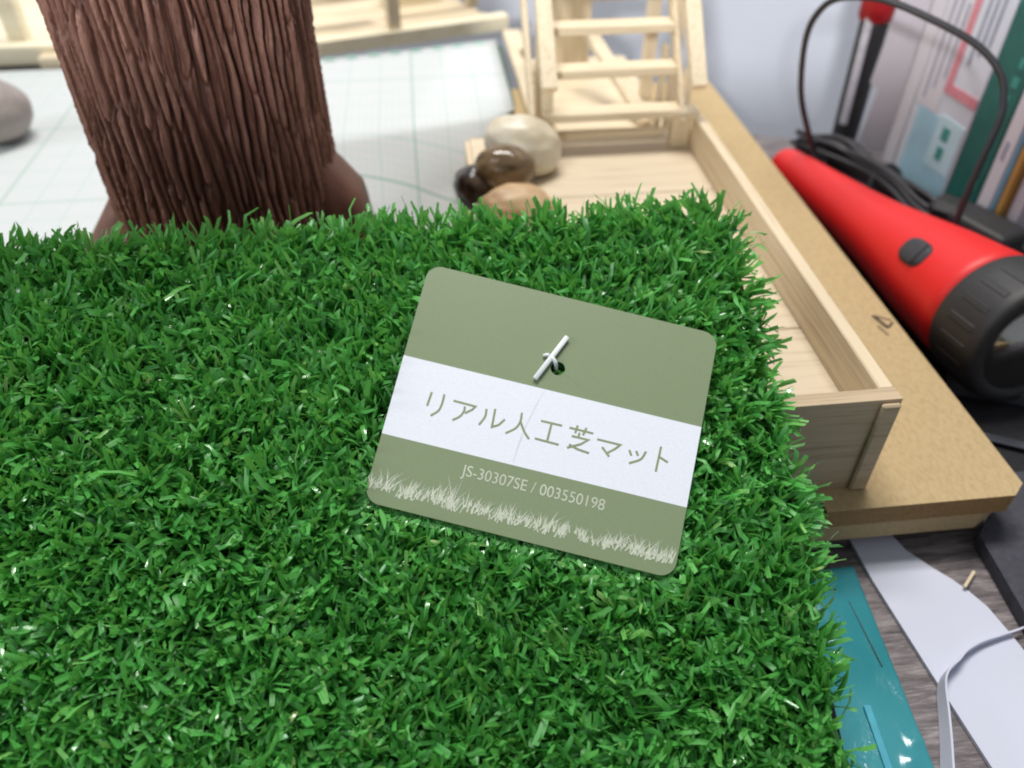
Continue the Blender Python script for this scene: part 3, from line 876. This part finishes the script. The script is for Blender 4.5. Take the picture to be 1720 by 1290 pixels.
# ------------------------------------------------------------------ cables
CAB = plain('black_cable_sheath', (44, 44, 48), .45, .5, .15)
lp = catmull([(206, 366, 3), (196, 356, 6), (187.7, 350, 14), (174, 341, 35), (164.9, 335, 53), (157, 325, 76), (155.5, 318, 89), (159, 310, 97.5), (170.5, 300, 99.6), (185.2, 290, 95.6), (200.6, 280, 88.9), (208.5, 272, 81), (209.5, 266, 73), (207.8, 262, 66), (204, 258, 49.4), (202, 255, 28), (203, 250, 8), (215, 246, 3)], 7)
cb = obj('looped_cable', *tube(lp, 1.3, 10), CAB, None, True)
tag(cb, 'dark cable standing up in a tall loop between flashlight and books', 'cable')
ce = empty('cable_coil', (222, 335, 0), 'flattened coil of black cable lying behind the flashlight', 'cable')
for i in range(14):
    ox, oz = random.uniform(-7, 7), 1.6 + (i % 5) * 2.4
    pts = [(196 + ox, 378 + random.uniform(-4, 4), oz), (207 + ox * 1.2, 362, oz + random.uniform(0, 5)), (213 + ox * .5, 343, oz + 2), (219 + ox * .8, 322, oz + random.uniform(0, 4)), (224 + ox * 1.3, 302, oz + random.uniform(0, 3)), (230 + ox, 284 + random.uniform(-6, 6), oz)]
    obj('strand', *tube(catmull(pts, 5), 1.5, 8), CAB, ce, True)
obj('cable_tie', *tube(catmull([(209, 330, 1), (211, 333, 9), (217, 334, 14.5), (224, 333, 10), (227, 331, 1)], 5), 1.1, 8), DGR, ce, True)
obj('plug', *beam((222, 300, 10), (233, 286, 10), 14, 14, bevel=3), BLK, ce)
ad = obj('power_adapter', *obox((230, 272, 10), (9, 14, 9.6), (Vector((.93, .35, 0)), Vector((-.35, .93, 0)), Vector((0, 0, 1))), 2.5, 2), BLK)
tag(ad, 'black power adapter block below the dark green book', 'adapter')

# ------------------------------------------------------------------ books in a row, marker, loose sheet
rowd = Vector((.0896, -.996, 0)); outw = Vector((.996, .0896, 0))     # along the row towards the camera / away from the spines
def rowpt(y): return Vector((236 - .09 * (y - 340), y, 0))
def book(y0, y1, hgt, depth, name, mat, label, cat='book', shift=0):
    a, b = rowpt(y0), rowpt(y1); c = (a + b) / 2 + outw * (depth / 2 + shift) + Vector((0, 0, hgt / 2 + .3))
    t = empty(name, tuple((a + b) / 2 + outw * shift), label, cat)
    obj('cover', *obox(c, (depth / 2, abs(y0 - y1) / 2 - .25, hgt / 2), (outw, -rowd, Vector((0, 0, 1))), .5), mat, t)
    return t
def spine_patch(t, name, y0, y1, z0, z1, mat, lift=.25):
    a, b = rowpt(y0) - outw * lift, rowpt(y1) - outw * lift
    o2 = outw * (lift - .05)
    V = [(a.x, a.y, z0), (b.x, b.y, z0), (b.x, b.y, z1), (a.x, a.y, z1)]
    V += [tuple(Vector(p) + o2) for p in V]
    F = [[0, 1, 2, 3], [7, 6, 5, 4], [0, 4, 5, 1], [1, 5, 6, 2], [2, 6, 7, 3], [3, 7, 4, 0]]
    return obj(name, V, F, mat, t)
PAPERW = plain('white_cover', (216, 214, 220), .6, .3, .04, .05)
PALEB = plain('pale_blue_grey_cover', (214, 219, 228), .5, .4, .08, .03)
LB = plain('light_blue_print', (168, 208, 224), .5, .4, .12, .06)
LB2 = plain('pale_cyan_print', (196, 226, 236), .5, .4, .06, .08)
PINK = plain('pink_print', (214, 140, 150), .5)
GREYT = plain('grey_print', (160, 163, 178), .5)
TEALD = plain('dark_green_cover', (40, 104, 96), .45, .45, .2, .06)
TEALL = plain('teal_print', (70, 150, 140), .5)
BLUE = plain('blue_cover', (116, 164, 192), .5)
ORG_ = plain('ochre_cover', (186, 140, 74), .55, .4, .12, .05)
LIL = plain('grey_lilac_cover', (190, 184, 192), .6, .3, .05, .03)
b1 = book(367, 357.6, 150, 120, 'white_book', PAPERW, 'narrow white book spine at the wall end of the row')
b2 = book(357.4, 316.6, 150, 120, 'magazine_file', PALEB, 'pale magazine file printed with a pink frame and light blue block', 'file')
spine_patch(b2, 'light_blue_block', 352, 318.5, 1, 36, LB)
spine_patch(b2, 'pale_panel', 336, 318.5, 14, 38, LB2, .4)
spine_patch(b2, 'white_panel', 356, 340, 36.5, 150, PAPERW, .28)
spine_patch(b2, 'pink_frame', 339.5, 335.8, 47, 150, PINK, .5)
spine_patch(b2, 'pink_frame', 335.5, 317.2, 47, 51.5, PINK, .5)
for k in range(3):
    spine_patch(b2, 'text_column', 352 - 4.6 * k, 350.6 - 4.6 * k, 40 + 6 * k, 96 - 6 * k, GREYT, .5)
for k in range(3):
    spine_patch(b2, 'text_column', 331.5 - 4.0 * k, 330 - 4.0 * k, 62 + 5 * k, 140, GREYT, .5)
spine_patch(b2, 'teal_pictogram', 331, 326, 28, 34, TEALL, .6); spine_patch(b2, 'teal_pictogram', 330.5, 326, 19, 25, TEALL, .6)
b3 = book(316.4, 296.6, 150, 125, 'dark_green_book', TEALD, 'dark green book with small pale spine lettering')
for k in range(12):
    z = 18 + 7.5 * k
    spine_patch(b3, 'spine_mark', 303.4, 299.8 + 1.2 * (k % 2), z, z + 4.2, TEALL)
b4 = book(296.4, 288.2, 152, 130, 'white_book', PAPERW, 'white book with a grey spine mark beside the ochre book')
spine_patch(b4, 'spine_mark', 293.5, 291.5, 36, 44, GREYT)
b5 = book(288.0, 285.4, 150, 132, 'thin_blue_book', BLUE, 'very thin light blue booklet between white and ochre spines')
b6 = book(285.2, 281.4, 150, 134, 'ochre_book', ORG_, 'thin ochre brown book at the near end of the row')
b7 = book(281.2, 274, 150, 140, 'grey_book', LIL, 'grey lilac covered book nearest the camera at the right', shift=3)

mkr = empty('marker_pen', (223, 393, 0), 'black marker with a red cap standing against the wall end of the books', 'marker')
obj('barrel', *lathe([(0, 5.6), (1.5, 6.6), (60, 6.9), (62, 7.2)], (224.5, 393, .4), (-.02, 0, 1), 24), BLK, mkr, True)
obj('cap', *lathe([(62.2, 8.0), (64, 8.6), (105, 8.2), (108, 6)], (224.5, 393, .4), (-.02, 0, 1), 24), plain('red_cap', (170, 28, 36), .4), mkr, True)
obj('clip_label', *obox((218.3, 388.2, 38), (1.9, .9, 27), (Vector((.8, -.6, 0)), Vector((.6, .8, 0)), Vector((-.03, 0, 1))), .5), plain('white_label', (206, 206, 214), .5), mkr)
shp = [(229.5, 200), (222.6, 36), (226.6, 33), (224.5, 6), (231, 2), (243, 2), (243, 200)]
V = [(x, 380 - (x - 222) * .55, z) for x, z in shp] + [(x + .4, 380.9 - (x - 222) * .55, z) for x, z in shp]
n = len(shp); F = [list(range(n)), [n + i for i in range(n)][::-1]] + [[i, n + i, n + (i + 1) % n, (i + 1) % n] for i in range(n)]
tag(obj('loose_sheet', V, F, plain('grey_white_paper', (210, 206, 212), .7, .2, .05, .05)), 'greyish white sheet with a stepped lower corner leaning between marker and books', 'paper')

# ------------------------------------------------------------------ things on the table in front of the board
m = Mat('teal_plastic', .16, .6)
v = m.coord(); a = m.noise(v, .09, 3, .5, 1.0); bb = m.noise(v, .02, 2)
m.color(m.ramp(bb, [(.3, lin((30, 124, 132))), (.7, lin((66, 150, 160)))]))
m.bump(a, .25, .002)
TEALP = m.m
tl = empty('plastic_sleeve', (92, 92, 1), 'glossy teal plastic sleeve sticking out from under the grass mat', 'plastic sleeve')
nx, ny = 64, 90
Vp, Fp = [], []
for j in range(ny):
    for i in range(nx):
        y = 38 + (124 - 38) * j / (ny - 1); xr = np.interp(y, [38, 68.5, 90.3, 121.5, 124], [102, 105.0, 107.2, 110.0, 110.2])
        x = 62 + (xr - 62) * i / (nx - 1)
        z = 1.6 + .45 * noise.noise(Vector((x * .07, y * .05, 0))) + .2 * noise.noise(Vector((x * .2, y * .15, 3))) + .2
        for (bx, by, br_, bh) in ((104, 75, 2.2, .6), (101, 71, 2.2, .5), (97, 103, 2.8, .4)):
            z += bh * math.exp(-((x - bx) ** 2 + 1.6 * (y - by) ** 2) / br_ ** 2)
        Vp.append((x, y, max(.5, z)))
for j in range(ny - 1):
    for i in range(nx - 1):
        a0 = j * nx + i; Fp.append([a0, a0 + 1, a0 + nx + 1, a0 + nx])
nb = len(Vp)
Vall = Vp + [(x, y, .15) for x, y, z in Vp]
Fall = Fp + [[nb + q for q in f][::-1] for f in Fp]
eg = [i for i in range(nx)] + [j * nx + nx - 1 for j in range(1, ny)] + [(ny - 1) * nx + i for i in range(nx - 2, -1, -1)] + [j * nx for j in range(ny - 2, 0, -1)]
Fall += [[eg[(q + 1) % len(eg)], eg[q], nb + eg[q], nb + eg[(q + 1) % len(eg)]] for q in range(len(eg))]
obj('sleeve', Vall, Fall, TEALP, tl, True)
LTB = plain('light_cyan_strip', (70, 164, 184), .3, .5)
obj('seam', *beam((96, 84.5, 2.25), (93.4, 60, 2.25), 1.8, .5), LTB, tl)
SCR = plain('scratch', (60, 100, 104), .4)
obj('scratch', *beam((104.2, 113, 2.0), (104.6, 94, 2.0), .35, .2), SCR, tl)
CARDM = plain('white_card_stock', (206, 209, 224), .7, .2, .02, .05)
ca = [(113.4, 150), (113.9, 119.4), (116.4, 90.3), (118.6, 67.5), (120.5, 40), (123, 30), (140, 30), (141.5, 55), (143, 80), (143.6, 92), (142.6, 99), (141.0, 107.8), (138.6, 113.0), (136.0, 117.2), (132.5, 121.5), (128, 128), (122, 150)]
co_ = obj('white_card', *prism(ca, .2, 1.3), CARDM)
tag(co_, 'white card offcut with a curved right side on the table below the board', 'card')
sp_ = catmull([(146, 100.4, 2.4), (143.7, 99.7, 2.2), (138, 98.6, 1.6), (131.9, 97.2, 1.5), (126.5, 95, 1.5), (122.7, 92.4, 1.5), (119.2, 90.6, 1.5), (116.8, 88.6, 1.2), (115.1, 85.6, .6), (112.9, 80.5, .3), (109.8, 74, .3), (106.3, 67, .3), (102.5, 58, .3)], 5)
V, F = [], []
for i, p in enumerate(sp_):
    t = i / (len(sp_) - 1)
    d = (sp_[min(i + 1, len(sp_) - 1)] - sp_[max(0, i - 1)]).normalized(); s2 = d.cross(Vector((0, 0, 1))).normalized()
    hgt = .5 + 3.4 * min(1, t * 2.2); lean_ = .1 + 1.9 * max(0, t - .45) * 1.4
    up_ = Vector((0, 0, hgt)) - s2 * lean_
    for dd in (Vector(), up_, up_ - s2 * .5, -s2 * .5): V.append(tuple(p + dd))
for i in range(len(sp_) - 1):
    for k in range(4): F.append([4 * i + k, 4 * i + 4 + k, 4 * i + 4 + (k + 1) % 4, 4 * i + (k + 1) % 4])
F += [[0, 1, 2, 3], [4 * len(sp_) - 4 + k for k in (3, 2, 1, 0)]]
tag(obj('paper_strip', V, F, CARDM), 'narrow white strip on edge curling across the white card', 'paper strip')
dks = empty('dark_slab', (170, 120, 0), 'dark charcoal slab on the table right of the white card', 'slab')
CH = plain('charcoal_cloth', (74, 74, 82), .8, .25, .2, .5, .5)
obj('slab', *prism([(149, 128.5), (143.5, 60), (210, 60), (225, 150), (172, 150)], .3, 5.0), CH, dks)
tag(obj('black_pouch', *prism([(160.2, 150.6), (160.2, 196), (161, 230), (162, 330), (250, 330), (268, 152)], .2, 1.6), plain('black_cloth', (40, 39, 42), .8, .25, .25, .4, .4)), 'flat black cloth spread under the flashlight beside the board', 'cloth')
m = Mat('brushed_steel', .28, .5, Metallic=1.0); m.color(lin((150, 152, 160)))
tag(obj('steel_ruler', *beam((171, 168.5, 3.4), (206, 150, 3.4), 3.2, .9), m.m), 'narrow shiny steel ruler edge at the right of the board', 'ruler')
tag(obj('charcoal_case', *obox((196, 186, 4.6), (22, 5.5, 2.8), (Vector((.93, -.37, 0)), Vector((.37, .93, 0)), Vector((0, 0, 1))), 1, 2), CH), 'flat charcoal case in front of the flashlight head', 'case')
tag(obj('wood_splinter', *beam((137.2, 113.6, 2.6), (143.6, 119.0, 1.2), .9, .7), PALE_Y), 'thin yellowish wood splinter beside the white card', 'splinter')
